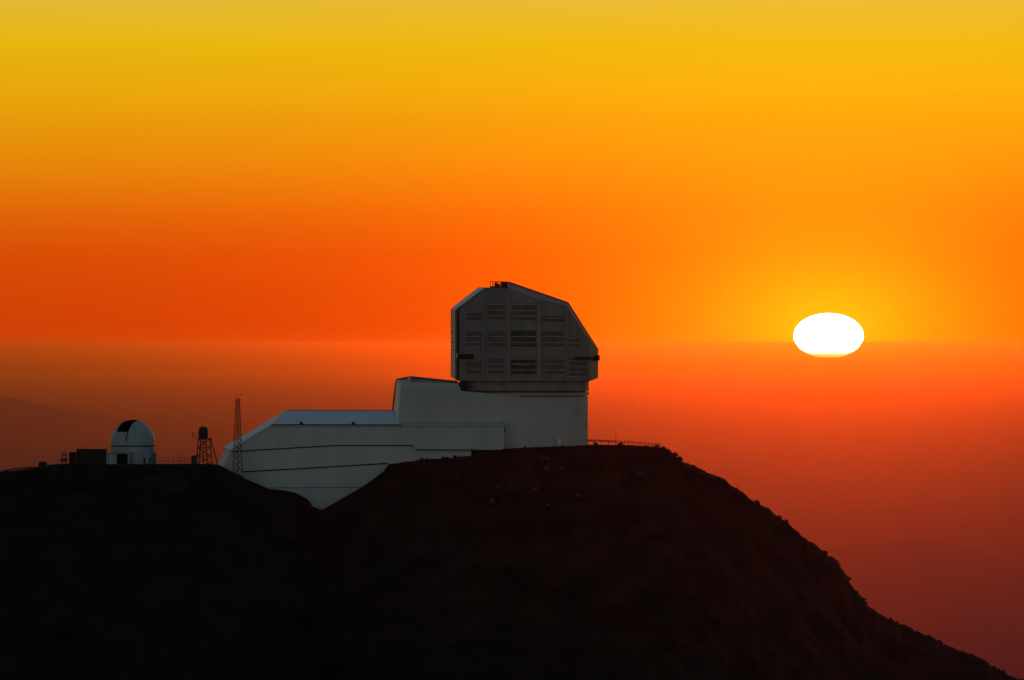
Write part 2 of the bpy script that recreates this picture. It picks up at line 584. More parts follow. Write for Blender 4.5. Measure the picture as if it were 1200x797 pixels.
beam('rake_trim', P(310, 502.3, Yw - 0.25), P(266.6, 528.8, Yw - 0.25), 0.13, 'trim_and_lit_white', bld)
slab('wing_wall', [P(315.2, 500, Yw), P(590, 500, Yw), P(590, 525.6, Yw), P(486.4, 525.2, Yw), P(484.6, 521.6, Yw), P(390, 521.6, Yw), P(271, 528.8, Yw)], (0, 5, 0), 'wall_white', bld)
# storeys step back; shadow line under each is painted as a dark strip
slab('shade_strip', [P(271, 527.6, Yw + 0.7), P(390, 520.6, Yw + 0.7), P(552, 520.6, Yw + 0.7), P(552, 529, Yw + 0.7), P(390, 524.5, Yw + 0.7), P(272, 531.5, Yw + 0.7)], (0, 4, 0), 'shade_and_joint_dark', bld)
Y2 = Yw + 0.35
slab('storey_wall', [P(271.5, 530.0, Y2), P(390, 523.0, Y2), P(485, 523.0, Y2), P(552, 526.4, Y2), P(552, 552, Y2), P(456, 552, Y2), P(454, 542.3, Y2), P(400, 545.8, Y2), P(284, 552.4, Y2), P(283, 562, Y2), P(258.8, 556, Y2)], (0, 7, 0), 'wall_white', bld)
panel('storey_end', [P(263.6, 524.6, 1499), P(270.6, 530.0, Y2 - 0.02), P(259.0, 556, Y2 - 0.02), P(249.0, 556, 1499)], 0.3, 'annex_white', bld, centre=wc)
beam('corner_trim', P(270.2, 530.2, Y2 - 0.1), P(263.0, 544, Y2 - 0.1), 0.16, 'trim_and_lit_white', bld)
beam('corner_trim', P(263.8, 524.9, 1498), P(256.5, 543, 1498), 0.16, 'trim_and_lit_white', bld)
slab('shade_strip', [P(284, 552, Y2 + 0.6), P(454, 541.8, Y2 + 0.6), P(454, 545, Y2 + 0.6), P(285, 555, Y2 + 0.6)], (0, 4, 0), 'shade_and_joint_dark', bld)
Y3 = Y2 + 0.3
slab('storey_wall', [P(280, 554.1, Y3), P(400, 547.2, Y3), P(454.2, 543.9, Y3), P(454.2, 571.0, Y3), P(282, 571.6, Y3)], (0, 7, 0), 'wall_white', bld)
slab('shade_strip', [P(290, 571, Y3 + 0.4), P(452, 570.4, Y3 + 0.4), P(452, 573, Y3 + 0.4), P(290, 573.4, Y3 + 0.4)], (0, 4, 0), 'shade_and_joint_dark', bld)
Y4 = Y3 + 0.1
slab('storey_wall', [P(290, 572.2, Y4), P(452, 571.7, Y4), P(452, 612, Y4), P(290, 612, Y4)], (0, 7, 0), 'wall_white', bld)

# annex in front of the tower foot
Ya = 1484.6
slab('annex_skirt', [P(487, 525.4, Ya + .3), P(590, 525.8, Ya + .3), P(590, 527.0, Ya + .3), P(487, 526.4, Ya + .3)], (0, 4.5, 0), 'trim_and_lit_white', bld)
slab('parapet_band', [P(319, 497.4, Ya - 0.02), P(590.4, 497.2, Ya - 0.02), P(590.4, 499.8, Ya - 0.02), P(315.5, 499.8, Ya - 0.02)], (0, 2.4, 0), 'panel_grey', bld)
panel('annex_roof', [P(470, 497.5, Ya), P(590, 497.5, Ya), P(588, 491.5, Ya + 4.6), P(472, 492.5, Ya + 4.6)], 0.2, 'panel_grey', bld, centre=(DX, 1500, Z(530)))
panel('annex_end_wall', [P(590.05, 500.6, Ya + 0.02), P(592.2, 499.5, Ya + 5), P(592.2, 525.5, Ya + 5), P(590.05, 526.2, Ya + 0.02)], 0.25, 'annex_white', bld, centre=(DX - 20, 1495, Z(510)))
pbox('side_door', 590.2, 501.8, 591.9, 507.2, Ya + 1.2, Ya + 2.2, 'dark_steel', bld)
beam('base_trim', P(487, 526.9, Ya - 0.05), P(590, 527.6, Ya - 0.05), 0.2, 'dark_steel', bld)
pbox('downpipe_outlet', 552.4, 525.4, 553.6, 526.9, Ya - 0.25, Ya - 0.1, 'dark_steel', bld)
# shade under the annex, put in as a dark sheet
slab('shade_strip', [P(552.4, 528, Y2 + .9), P(600, 527, Y2 + .9), P(600, 541, Y2 + .9), P(552.4, 541, Y2 + .9)], (0, 0.6, 0), 'shade_and_joint_dark', bld)

# rods and vents on the wing roof
for px, top, base in ((349, 472.5, 480.6), (410.5, 471.5, 480.8), (402, 478, 481), (452.5, 478.2, 481)):
    beam('lightning_rod', P(px, base + 1, 1500), P(px, top, 1500), 0.07, 'dark_steel', bld, sides=6)
for px in (353, 414):
    pbox('vent_and_lit_cap', px - 2, 494.8, px + 2, 497.2, Yw - 0.3, Yw + 0.5, 'dark_steel', bld, bevel=0.05)
    pbox('vent_and_lit_cap', px - 1, 493.9, px + 0.6, 494.8, Yw - 0.1, Yw + 0.3, 'dark_steel', bld)

# ------------------------------------------------------------------ big observatory: rotating dome
dome = thing('observatory_dome', (DX, DIST, Z(458)), 'large dark silvery faceted telescope dome with louvered flank on the round tower', 'dome')
dc = (DX, DIST, Z(420))
FR = [(534, 1491.0), (568, 1487.2), (597, 1485.6), (631, 1485.3), (664, 1487.6), (691, 1493.6), (701, 1500.0)]
TOPS = [363.0, 337.4, 337.4, 351.0, 357.6, 398.0, 411.0]
BOTS = [445.5, 447.0, 447.2, 447.2, 447.2, 446.4, 443.0]


def mirror(v):
    return Vector((v.x, 2 * DIST - v.y, v.z))


front_top = [P(x, t, y) for (x, y), t in zip(FR, TOPS)]
front_bot = [P(x, b, y) for (x, y), b in zip(FR, BOTS)]
for i in range(6):
    if i == 5:
        pts = [front_bot[5], front_bot[6], front_top[6], front_top[5]]
    else:
        pts = [front_bot[i], front_bot[i + 1], front_top[i + 1], front_top[i]]
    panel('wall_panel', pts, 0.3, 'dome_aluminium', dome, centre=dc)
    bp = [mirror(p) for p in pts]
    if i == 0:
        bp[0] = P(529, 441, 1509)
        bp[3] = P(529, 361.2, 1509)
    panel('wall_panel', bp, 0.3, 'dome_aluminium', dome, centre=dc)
b0t, b0b = P(529, 361.2, 1509), P(529, 441, 1509)
b1t = P(560.5, 336.6, 1512.8)
panel('end_panel', [front_bot[0], front_top[0], b0t, b0b], 0.3, 'slat_metal', dome, centre=dc)  # paler metal paints the sky light on the end face
panel('roof_panel', [front_top[0], front_top[1], b1t, b0t], 0.3, 'trim_and_lit_white', dome, centre=dc)  # chamfer coloured white for the sky light it catches
# flat top
panel('roof_panel', [front_top[1], front_top[2], P(597, 337.4, 1514.4), b1t], 0.3, 'dome_aluminium', dome, centre=dc)
# raised rear roof: bevel strip, slope, and its mirror
r2, r3, r6 = P(596, 330.8, 1491.0), P(665, 354.8, 1492.0), P(701, 410.6, 1500.5)
panel('roof_panel', [front_top[2], front_top[3], front_top[4], r3, r2], 0.25, 'dome_aluminium', dome, centre=dc)
panel('roof_panel', [mirror(p) for p in (front_top[2], front_top[3], front_top[4], r3, r2)], 0.25, 'dome_aluminium', dome, centre=dc)
panel('roof_panel', [r2, r3, mirror(r3), mirror(r2)], 0.25, 'dome_aluminium', dome, centre=dc)
panel('roof_panel', [front_top[4], front_top[5], P(701, 410.5, 1500), r3], 0.25, 'dome_aluminium', dome, centre=dc)
panel('roof_panel', [mirror(p) for p in (front_top[4], front_top[5], P(701, 410.5, 1500), r3)], 0.25, 'dome_aluminium', dome, centre=dc)
panel('roof_panel', [r3, P(701, 410.5, 1499.6), P(701, 410.5, 1500.4), mirror(r3)], 0.25, 'dome_aluminium', dome, centre=dc)
panel('step_panel', [front_top[2], r2, mirror(r2), mirror(front_top[2])], 0.2, 'dome_aluminium', dome, centre=(DX + 5, 1500, Z(350)))
# underside and turning ring
ringpts = [(541, 1491.6), (568, 1488.0), (597, 1486.3), (631, 1486.0), (664, 1488.3), (686, 1493.8), (690, 1500)]
rp = [P(x, 446.8, y) for x, y in ringpts]
rb = [P(x, 458.4, y) for x, y in ringpts]
for i in range(6):
    panel('ring_panel', [rb[i], rb[i + 1], rp[i + 1], rp[i]], 0.25, 'dome_aluminium', dome, centre=dc)
    panel('ring_panel', [mirror(p) for p in (rb[i], rb[i + 1], rp[i + 1], rp[i])], 0.25, 'dome_aluminium', dome, centre=dc)
panel('ring_panel', [rb[0], rp[0], mirror(rp[0]), mirror(rb[0])], 0.25, 'dome_aluminium', dome, centre=dc)
for i in range(6):
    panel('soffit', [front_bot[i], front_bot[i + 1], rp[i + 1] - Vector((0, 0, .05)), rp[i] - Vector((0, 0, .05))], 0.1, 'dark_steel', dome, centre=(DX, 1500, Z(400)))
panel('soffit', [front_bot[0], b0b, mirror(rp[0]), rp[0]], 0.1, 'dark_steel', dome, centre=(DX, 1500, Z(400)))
beam('ring_trim', P(545, 458.5, 1490.5), P(568, 458.5, 1487.9), 0.16, 'dark_steel', dome)
for i in range(1, 5):
    a, b = ringpts[i], ringpts[i + 1]
    beam('ring_trim', P(a[0], 458.6, a[1] - .05), P(b[0], 458.6, b[1] - .05), 0.16, 'dark_steel', dome)
# drive unit under the overhang
pbox('drive_housing', 537.2, 446.5, 546.5, 459.2, 1488.6, 1494.0, 'dark_steel', dome, bevel=0.45)

# ribs at the facet folds
for px, Yr, y0, y1, w in ((566.6, 1487.1, 350, 446, .26), (596.0, 1485.4, 338, 446, .36), (631.9, 1485.1, 351.6, 446, .5), (663.6, 1487.4, 358.5, 446, .26)):
    slab('facade_rib', [P(px - w / U / 2, y1, Yr - .1), P(px + w / U / 2, y1, Yr - .1), P(px + w / U / 2, y0, Yr - .1), P(px - w / U / 2, y0, Yr - .1)], (0, .35, 0), 'dome_rib', dome)


def on_front(px, py, out=0.0):
    for (xa, ya), (xb, yb) in zip(FR[:-1], FR[1:]):
        if px <= xb:
            break
    Y = ya + (yb - ya) * (px - xa) / (xb - xa)
    return P(px, py, Y - out)


# louvres: opening shade painted on a plate, sky-lit lips painted pale, one by one
LV = [(545.7, 564.2, 366.5, (371.0, 375.6)), (571, 591, 355, (357.0, 363.4, 369.6, 375.4)), (598.6, 628, 355.5, (357.2, 364.0, 370.4, 376.4)),
      (635, 661.4, 370, (372.8, 378.4)),
      (545.7, 564.2, 388, (394.4, 401.2, 407.0)), (571, 591, 388, (394.4, 401.2, 407.0)), (598.6, 628, 387.4, (394.6, 401.4, 407.4)),
      (635, 661.4, 388, (394.6, 401.4, 407.4)), (666, 679.5, 394, (396.0, 402.0, 407.4)),
      (545.7, 564.2, 424, (432.8, 438.6)), (571, 590.4, 420, (426.6, 432.8, 438.8)), (598.6, 628, 419, (420.6, 426.8, 433.6, 439.4)),
      (635, 661.4, 419, (420.4, 427.0, 433.6, 439.2)), (666, 688.6, 421.5, (423.0, 429.4, 436.2, 441.4))]
for k, (x0, x1, top, ys) in enumerate(LV):
    last = ys[-1]
    deep = 'louver_deep_shade' if 598 < x0 < 599 and k > 3 else 'louver_shade'
    pts = [on_front(x0, last + .6, .05), on_front(x1, last + .6, .05), on_front(x1, top, .05), on_front(x0, top, .05)]
    lv = slab('louver', pts, (0, 0.04, 0), deep, dome)
    # blades hang between the lips, tilted so that their faces look down
    edges = [top] + list(ys)
    for a, b in zip(edges[:-1], edges[1:]):
        if b - a < 2.5:
            continue
        q = [on_front(x0 + .3, b - .5, .07), on_front(x1 - .3, b - .5, .07), on_front(x1 - .3, a + .9, .30), on_front(x0 + .3, a + .9, .30)]
        slab('blade', q, (0, 0.03, 0), deep, lv)
    for y in ys:
        beam('slat', on_front(x0, y, .22), on_front(x1, y, .22), 0.12 if 598 < x0 < 599 else 0.10, 'slat_metal', lv)
    beam('jamb', on_front(x0 - .2, top, .12), on_front(x0 - .2, last + .5, .12), 0.10, 'dome_rib', lv)
    beam('jamb', on_front(x1 + .2, top, .12), on_front(x1 + .2, last + .5, .12), 0.10, 'dome_rib', lv)

# louvres of the narrow end face
def on_end(t, py, out=0.12):
    a = P(534.2, py, 1491.0)
    b = P(529, py, 1509)
    v = a.lerp(b, t)
    v.x -= out
    return v


for py in (377.0, 386, 394.0, 399.0, 404.0, 407.2, 431.2, 434.8, 438.2, 441.6):
    beam('end_slat', on_end(0.06, py), on_end(0.92, py), 0.24, 'trim_and_lit_white', dome)  # white stands in for sky light on the end slats
beam('end_mullion', on_end(.02, 364, .05), on_end(.02, 444.5, .05), 0.2, 'dome_rib', dome)
beam('end_mullion', on_end(.97, 363, .05), on_end(.97, 441, .05), 0.2, 'dome_rib', dome)
beam('edge_trim', P(533.6, 363.2, 1490.8), P(568.5, 337.2, 1487.0), 0.18, 'slat_metal', dome)
beam('edge_trim', P(596, 330.6, 1490.8), P(665.2, 354.6, 1491.8), 0.22, 'dark_steel', dome)
beam('edge_trim', P(665.2, 354.6, 1491.8), P(701.2, 410.8, 1500), 0.22, 'dark_steel', dome)
# catwalk brackets
for xa, xb, ya, yb in ((674, 682.5, 418.2, 418.0), (682.5, 691, 418.0, 417.8), (691, 701.8, 417.8, 417.4)):
    slab('catwalk', [on_front(xa, 421.6, .7), on_front(xb, 421.6, .7), on_front(xb, yb, .7), on_front(xa, ya, .7)], (0, .8, 0), 'dark_steel', dome)
pbox('catwalk_end', 701.0, 416.2, 703.0, 422.6, 1497.4, 1500.5, 'dark_steel', dome)
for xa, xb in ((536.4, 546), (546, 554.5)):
    slab('catwalk', [on_front(xa, 420.4, .5), on_front(xb, 420.4, .5), on_front(xb, 415.0, .5), on_front(xa, 415.0, .5)], (0, .6, 0), 'shade_and_joint_dark', dome)
slab('corner_shade_strip', [on_front(535.4, 445.4, .05), on_front(538.0, 445.6, .05), on_front(538.0, 362, .05), on_front(535.4, 364, .05)], (0, .03, 0), 'shade_and_joint_dark', dome)  # dark strip painting the shade of the corner
slab('catwalk_sign', [P(534.8, 419, 1486.9), P(536.0, 419, 1486.9), P(536.0, 413.8, 1486.9), P(534.8, 413.8, 1486.9)], (0, .1, 0), 'trim_and_lit_white', dome)
pbox('access_hatch', 585.2, 449.2, 587.2, 451.2, 1486.2, 1486.9, 'dark_steel', dome)
# service platform with railing and gear on the crown
pl = pbox('roof_platform', 574.4, 335.4, 596, 337.6, 1487.6, 1495, 'dark_steel', dome)
for px in (574.6, 577.4, 580.2, 583, 586, 589, 592, 595):
    beam('railing_post', P(px, 336, 1487.8), P(px, 329.6, 1487.8), 0.12, 'dark_steel', pl)
beam('handrail', P(574.4, 329.8, 1487.8), P(596.4, 330.6, 1487.8), 0.12, 'dark_steel', pl)
beam('handrail', P(578, 333, 1487.8), P(596.4, 333.2, 1487.8), 0.12, 'dark_steel', pl)
pbox('winch', 579.5, 330.9, 582.6, 336, 1488.6, 1490, 'dark_steel', dome, bevel=.1)
pbox('winch', 586.8, 330.2, 595.2, 336, 1488.4, 1492, 'dark_steel', dome, bevel=.1)
pbox('winch', 583.2, 332.6, 585.8, 336, 1488.6, 1490, 'red_steel', dome, bevel=.1)

# ------------------------------------------------------------------ small observatory on the knoll
SY = 1486.0
su = K * SY
sx = (155.6 - 600) * su
sr = 25.8 * su
zb = EYE + (HORIZON - 548) * su


def sz(py):
    return EYE + (HORIZON - py) * su


sob = thing('small_observatory', (sx, SY, sz(544)), 'small white round observatory with slotted dome on the left knoll', 'observatory')
SC = (sx, SY)
lathe('wall', SC, [(sr - .02, zb), (sr - .02, sz(523.2))], 'small_dome_paint', sob, seg=64)
lathe('ring', SC, [(sr - .10, sz(523.4)), (sr + .06, sz(523.2)), (sr + .06, sz(522.0)), (sr - .1, sz(521.8))], 'shade_and_joint_dark', sob, seg=64)
zc = sz(517.6)
bm = bmesh.new()
seg, rings = 72, 26
prof = [(sr - 0.05, sz(522.2))] + [(sr * math.cos(t), zc + sr * math.sin(t)) for t in [math.pi / 2 * j / rings for j in range(rings)]]
rows = []
for r_, z_ in prof:
    rows.append([bm.verts.new((r_ * math.cos(2 * math.pi * i / seg), r_ * math.sin(2 * math.pi * i / seg), z_ - zc)) for i in range(seg)])
top = bm.verts.new((0, 0, sr))
for j in range(len(rows) - 1):
    for i in range(seg):
        bm.faces.new((rows[j][i], rows[j][(i + 1) % seg], rows[j + 1][(i + 1) % seg], rows[j + 1][i]))
for i in range(seg):
    bm.faces.new((rows[-1][i], rows[-1][(i + 1) % seg], top))
SLIT_W = 8.8 * su
phi = R(-90 - 31)
sl_c, sl_s = math.cos(phi), math.sin(phi)
fwd, side = Vector((sl_c, sl_s, 0)), Vector((-sl_s, sl_c, 0))
zcut = 11.6 * su
for co, no in ((side * SLIT_W, side), (-side * SLIT_W, side), (Vector((0, 0, zcut)), Vector((0, 0, 1))), (fwd * -0.25, fwd)):
    bmesh.ops.bisect_plane(bm, geom=bm.verts[:] + bm.edges[:] + bm.faces[:], plane_co=co, plane_no=no, dist=1e-5)
dead = [f for f in bm.faces if abs(f.calc_center_median().dot(side)) < SLIT_W and f.calc_center_median().z > zcut and f.calc_center_median().dot(fwd) > -0.25]
bmesh.ops.delete(bm, geom=dead, context='FACES')
bmesh.ops.translate(bm, verts=bm.verts, vec=(sx, SY, zc))
bmesh.ops.solidify(bm, geom=bm.faces[:], thickness=0.12)
me = bpy.data.meshes.new('dome_shell')
bm.to_mesh(me)
bm.free()
for p in me.polygons:
    p.use_smooth = True
me.set_sharp_from_angle(angle=R(30))
me.materials.append(MATS['small_dome_paint'])
me.materials.append(MATS['container_dark'])
for p in me.polygons:
    if (p.center - Vector((sx, SY, zc))).length < sr - .06 and p.center.z > zc - .2:
        p.material_index = 1
shell = bpy.data.objects.new('dome_shell', me)
col.objects.link(shell)
shell.parent = sob
shell.matrix_parent_inverse = Matrix.Translation(-sob.location)


def arch(name, off, r0, r1, th, a0, a1, mat):
    """a curved strip of the dome beside or across the slit"""
    v, f = [], []
    n = 18
    for j in range(n + 1):
        a = a0 + (a1 - a0) * j / n
        for rr_, oo in ((r0, off - th), (r1, off - th), (r1, off + th), (r0, off + th)):
            rh = math.sqrt(max(rr_ * rr_ - oo * oo, 0.01))
            q = fwd * (rh * math.cos(a)) + side * oo
            v.append((sx + q.x, SY + q.y, zc + rh * math.sin(a)))
    for j in range(n):
        for q in range(4):
            f.append([j * 4 + q, j * 4 + (q + 1) % 4, j * 4 + 4 + (q + 1) % 4, j * 4 + 4 + q])
    f += [[0, 1, 2, 3], [n * 4 + 3, n * 4 + 2, n * 4 + 1, n * 4]]
    return link_mesh(name, v, f, mat, sob)


arch('slit_rail', SLIT_W, sr - .1, sr + .07, .07, R(-4), R(96), 'small_dome_paint')
arch('slit_rail', -SLIT_W, sr - .1, sr + .07, .07, R(-4), R(96), 'small_dome_paint')
arch('slit_door', 0, sr + .02, sr + .16, SLIT_W - .1, R(-3), R(27), 'small_dome_paint')
arch('slit_seal', SLIT_W - .12, sr + .10, sr + .24, .05, R(2), R(27), 'dark_steel')
# foot: side annex, open doorway, panel
pbox('side_annex', 122.4, 531.4, 136.8, 547, 1479.4, 1485, 'small_dome_paint', sob)
pbox('annex_roof', 121.8, 530.6, 151.2, 531.9, 1479.2, 1486, 'galvanised', sob)
beam('downpipe', P(129.4, 531, 1479.3), P(129.4, 546, 1479.3), 0.12, 'trim_and_lit_white', sob)
pbox('annex_wall', 149.8, 531.9, 151.2, 547, 1479.4, 1484, 'small_dome_paint', sob)
pbox('dark_doorway', 136.9, 532.0, 149.7, 547, 1480.9, 1481.4, 'shade_and_joint_dark', sob)
pnl = pbox('roller_door', 155.8, 531.2, 168.2, 547, 1481.0, 1482.2, 'small_dome_paint', sob)
pbox('door_lintel', 155.2, 530.4, 168.8, 531.3, 1480.9, 1482.2, 'galvanised', sob)
for y_ in (533.8, 536.6, 539.4, 542.2):
    beam('door_seam', P(156, y_, 1480.98), P(168, y_, 1480.98), 0.05, 'dark_steel', pnl)
pbox('side_porch', 181.0, 530.4, 184.2, 547, 1484.4, 1487.4, 'galvanised', sob)
beam('downpipe', P(177.2, 523.5, 1482.7), P(177.2, 545, 1482.7), 0.10, 'dark_steel', sob)
for px, lab in ((169.2, 'slim dark upright cabinet right beside the pale roller door of the small observatory'), (175.6, 'slim dark upright cabinet below the downpipe on the small observatory wall')):
    o = thing('utility_cabinet', P(px, 544, 1480.2), lab, 'cabinet', 'slim cabinets at the small observatory')
    pbox('body', px - .9, 537.8, px + .9, 546, 1480.0, 1480.5, 'dark_steel', o, bevel=.05)
    pbox('hood', px - 1.2, 536.8, px + 1.2, 537.9, 1479.9, 1480.6, 'dark_steel', o, bevel=.04)

# ------------------------------------------------------------------ dark sheds left of the small observatory
def shed(name, x0, y0, x1, Y0, Y1, label, ribs):
    o = thing(name, P((x0 + x1) / 2, 544, Y0), label, 'container')
    pbox('body', x0, y0 + .8, x1, 548, Y0, Y1, 'container_dark', o)
    pbox('roof', x0 - .3, y0, x1 + .4, y0 + .9, Y0 - .1, Y1 + .1, 'container_dark', o)
    for i in range(ribs):
        px = x0 + (x1 - x0) * (i + .5) / ribs
        pbox('wall_rib', px - .35, y0 + 1.2, px + .35, 546, Y0 - .06, Y0 + .02, 'container_dark', o)
    return o


shed('storage_container', 89.8, 526.2, 124.2, 1479.0, 1482.6, 'long black ribbed container beside the small white observatory', 12)
shed('equipment_shed', 81.0, 529.8, 89.0, 1480.0, 1483.0, 'narrow black shed at the end of the long black container', 3)
o = thing('utility_box', P(50, 549, 1476.2), 'squat dark utility box at the end of the curved guard rail', 'box')
pbox('body', 45.2, 542.0, 54.6, 552, 1475.6, 1477.2, 'container_dark', o, bevel=.12)
pbox('lid', 46.0, 541.0, 53.6, 542.2, 1475.5, 1477.3, 'container_dark', o, bevel=.06)
# small wheeled floodlight trailer
o = thing('equipment_trailer', P(75, 542, 1477), 'small trailer with reddish cage beside the narrow black shed', 'trailer')
pbox('bed', 71.2, 537.0, 78.6, 539.4, 1476.0, 1477.6, 'dark_steel', o, bevel=.05)
pbox('tow_bar', 66.5, 539.2, 71.4, 539.9, 1476.6, 1476.9, 'dark_steel', o)
for px in (73.0, 77.0):
    a = P(px, 540.6, 1476.0)
    beam('wheel', a, a + Vector((0, .22, 0)), .55, 'dark_steel', o, sides=12)
    b_ = P(px, 543.6, 1476.9)
    beam('leg', b_, P(px, 538, 1476.9), .1, 'dark_steel', o)
for px in (71.8, 74.0, 76.0, 78.0):
    beam('cage_post', P(px, 537, 1476.3), P(px, 530.0, 1476.3), .09, 'red_steel', o)
for py in (530.2, 532.4):
    beam('cage_rail', P(71.6, py, 1476.3), P(78.2, py, 1476.3), .09, 'red_steel', o)
pbox('cage_floor', 71.6, 533.2, 78.2, 534.2, 1476.0, 1477.4, 'red_steel', o)

# curved guard rail at the left edge
gr = [(-40, 562), (-18, 557.5), (0, 553.6), (6, 551.6), (13, 550.0), (22, 548.8), (33, 548.2), (44.6, 548.2)]
o = thing('guard_rail', P(20, 553, 1474.4), 'dark curved guard rail descending from the utility box', 'railing')
for a, b in zip(gr[:-1], gr[1:]):
    beam('rail', P(a[0], a[1], 1474.4), P(b[0] + .15, b[1], 1474.4), 0.30, 'dark_steel', o)
for px, py in ((-30, 560), (-8, 555.3), (10.5, 550.4), (22, 548.8), (41, 548.2)):
    q = P(px, py, 1474.5)
    beam('post', (q.x, q.y, ground_z(q.x, q.y) - .4), (q.x, q.y, q.z), 0.14, 'dark_steel', o)
for px in (37.2, 38.8):
    beam('marker_stake', P(px, 550, 1474.6), P(px, 545.8, 1474.6), 0.07, 'red_steel', o)

# ------------------------------------------------------------------ fence, masts and radar tower right of the small observatory
o = thing('wire_fence', P(205, 543.5, 1477), 'low thin rail fence between small observatory and radar tower', 'fence')
for py in (536.8, 540.4):
    beam('rail', P(185, py, 1477), P(225, py + .2, 1477), 0.07, 'red_steel', o)
for px in (186, 191, 197, 203, 209, 216, 221):
    q = P(px, 536.6, 1477)
    beam('post', (q.x, q.y, ground_z(q.x, q.y) - .3), q, 0.08, 'red_steel', o)
o = thing('antenna_mast', P(213.4, 544, 1476.8), 'thin upright antenna mast standing at the low rail fence', 'mast')
q = P(213.4, 527.6, 1476.8)
beam('pole', (q.x, q.y, ground_z(q.x, q.y) - .3), q, 0.10, 'dark_steel', o, sides=6, w2=.04)
beam('pole', P(210.8, 544, 1476.8), P(210.8, 532.6, 1476.8), 0.07, 'dark_steel', o, sides=6, w2=.03)
beam('crossarm', P(210.8, 536, 1476.8), P(213.4, 536, 1476.8), 0.06, 'dark_steel', o)
o = thing('control_box', P(227.5, 543.6, 1476.4), 'dark square control box at the foot of the radar tower', 'box')
pbox('body', 224.2, 534.6, 230.8, 546, 1475.8, 1477.0, 'dark_steel', o, bevel=.06)
pbox('lid', 223.8, 533.8, 231.2, 534.9, 1475.6, 1477.2, 'dark_steel', o, bevel=.04)

TY = 1477.5
tw = thing('radar_tower', P(239, 543.6, TY), 'lattice tower carrying a rounded dark instrument drum beside the wing', 'tower')
tu = K * TY
tcx = (238.2 - 600) * tu


def tz(py):
    return EYE + (HORIZON - py) * tu


prof = [(2.2, 515.2), (4.6, 514.2), (5.6, 511.5), (5.75, 507), (5.5, 503.6), (4.4, 501.2), (2.4, 500.0), (0.4, 499.7)]
lathe('instrument_drum', (tcx, TY), [(r * tu, tz(y)) for r, y in prof], 'dark_steel', tw, seg=24)
top_c = [(232.6, TY - 1.0), (245.6, TY - 1.0), (245.6, TY + 1.0), (232.6, TY + 1.0)]
bot_c = [(230.2, TY - 1.4), (249.0, TY - 1.4), (249.0, TY + 1.4), (230.2, TY + 1.4)]


def leg_at(i, t):
    a = P(bot_c[i][0], 546, bot_c[i][1])
    b = P(top_c[i][0], 513.8, top_c[i][1])
    return a.lerp(b, t)


for i in range(4):
    beam('leg', leg_at(i, 0), leg_at(i, 1), 0.22, 'dark_steel', tw)
for lv_, (t0, t1) in enumerate(((.08, .36), (.36, .66), (.66, .97))):
    for i in range(4):
        j = (i + 1) % 4
        beam('brace', leg_at(i, t0), leg_at(j, t1), 0.14, 'dark_steel', tw)
        beam('brace', leg_at(j, t0), leg_at(i, t1), 0.14, 'dark_steel', tw)
        beam('girt', leg_at(i, t1), leg_at(j, t1), 0.14, 'dark_steel', tw)
for px in (235.6, 238.2, 240.8):
    beam('drum_support', P(px + (px - 238.2) * .9, 544, TY), P(px, 513.8, TY), 0.22, 'dark_steel', tw)
beam('stay', P(246.6, 513.8, TY), P(255.2, 545, TY - 1), 0.17, 'dark_steel', tw)
beam('stay', P(231.4, 531, TY), P(228.6, 536, TY), 0.11, 'dark_steel', tw)
beam('platform_edge', P(230.8, 513.6, TY - 1.1), P(247.6, 513.6, TY - 1.1), 0.13, 'dark_steel', tw)
beam('platform_edge', P(230.8, 513.6, TY + 1.1), P(247.6, 513.6, TY + 1.1), 0.13, 'dark_steel', tw)
for px in (247.4,):
    beam('railing_post', P(px, 513.6, TY - 1.1), P(px, 512, TY - 1.1), 0.10, 'dark_steel', tw)
beam('sensor_arm', P(232, 513, TY), P(225.6, 508.2, TY), 0.09, 'dark_steel', tw)
beam('sensor', P(226, 509.4, TY), P(225.6, 506.2, TY), 0.14, 'dark_steel', tw)
beam('sensor', P(224.8, 511.4, TY), P(227.0, 511.0, TY), 0.12, 'dark_steel', tw)

# tall lattice mast in front of the wing
LY = 1475.6
lm = thing('lattice_mast', P(278.6, 553, LY), 'tall slender reddish lattice radio mast in front of the white wing', 'mast')
LB, LT = 560.0, 466.5


def mast_pt(i, py):
    t = (py - LT) / (552 - LT)
    w = (2.1 + 3.5 * t) * K * LY
    c = P(278.6 + .1 * t, py, LY)
    an = R((-90 - 62, -90 + 62, 90)[i])
    return c + Vector((w * math.cos(an) * 1.12, w * math.sin(an), 0))


for i in range(3):
    beam('leg', mast_pt(i, LB), mast_pt(i, LT), 0.13, 'red_steel', lm)
levels = [LT + 1.5]
while levels[-1] < 552:
    levels.append(levels[-1] + 4.3 + .045 * (levels[-1] - LT))
for a, b in zip(levels[:-1], levels[1:]):
    for i in range(3):
        j = (i + 1) % 3
        beam('girt', mast_pt(i, a), mast_pt(j, a), 0.075, 'red_steel', lm)
        beam('brace', mast_pt(i, a), mast_pt(j, b), 0.075, 'red_steel', lm)
beam('antenna', P(276.2, 467, LY), P(276.0, 460.6, LY), 0.06, 'dark_steel', lm, sides=6)
beam('antenna', P(281.0, 467, LY), P(281.4, 463.0, LY), 0.06, 'dark_steel', lm, sides=6)
beam('dish', P(281.3, 462.6, LY), P(282.8, 461.8, LY - .2), 0.26, 'dark_steel', lm, sides=10, w2=.12)

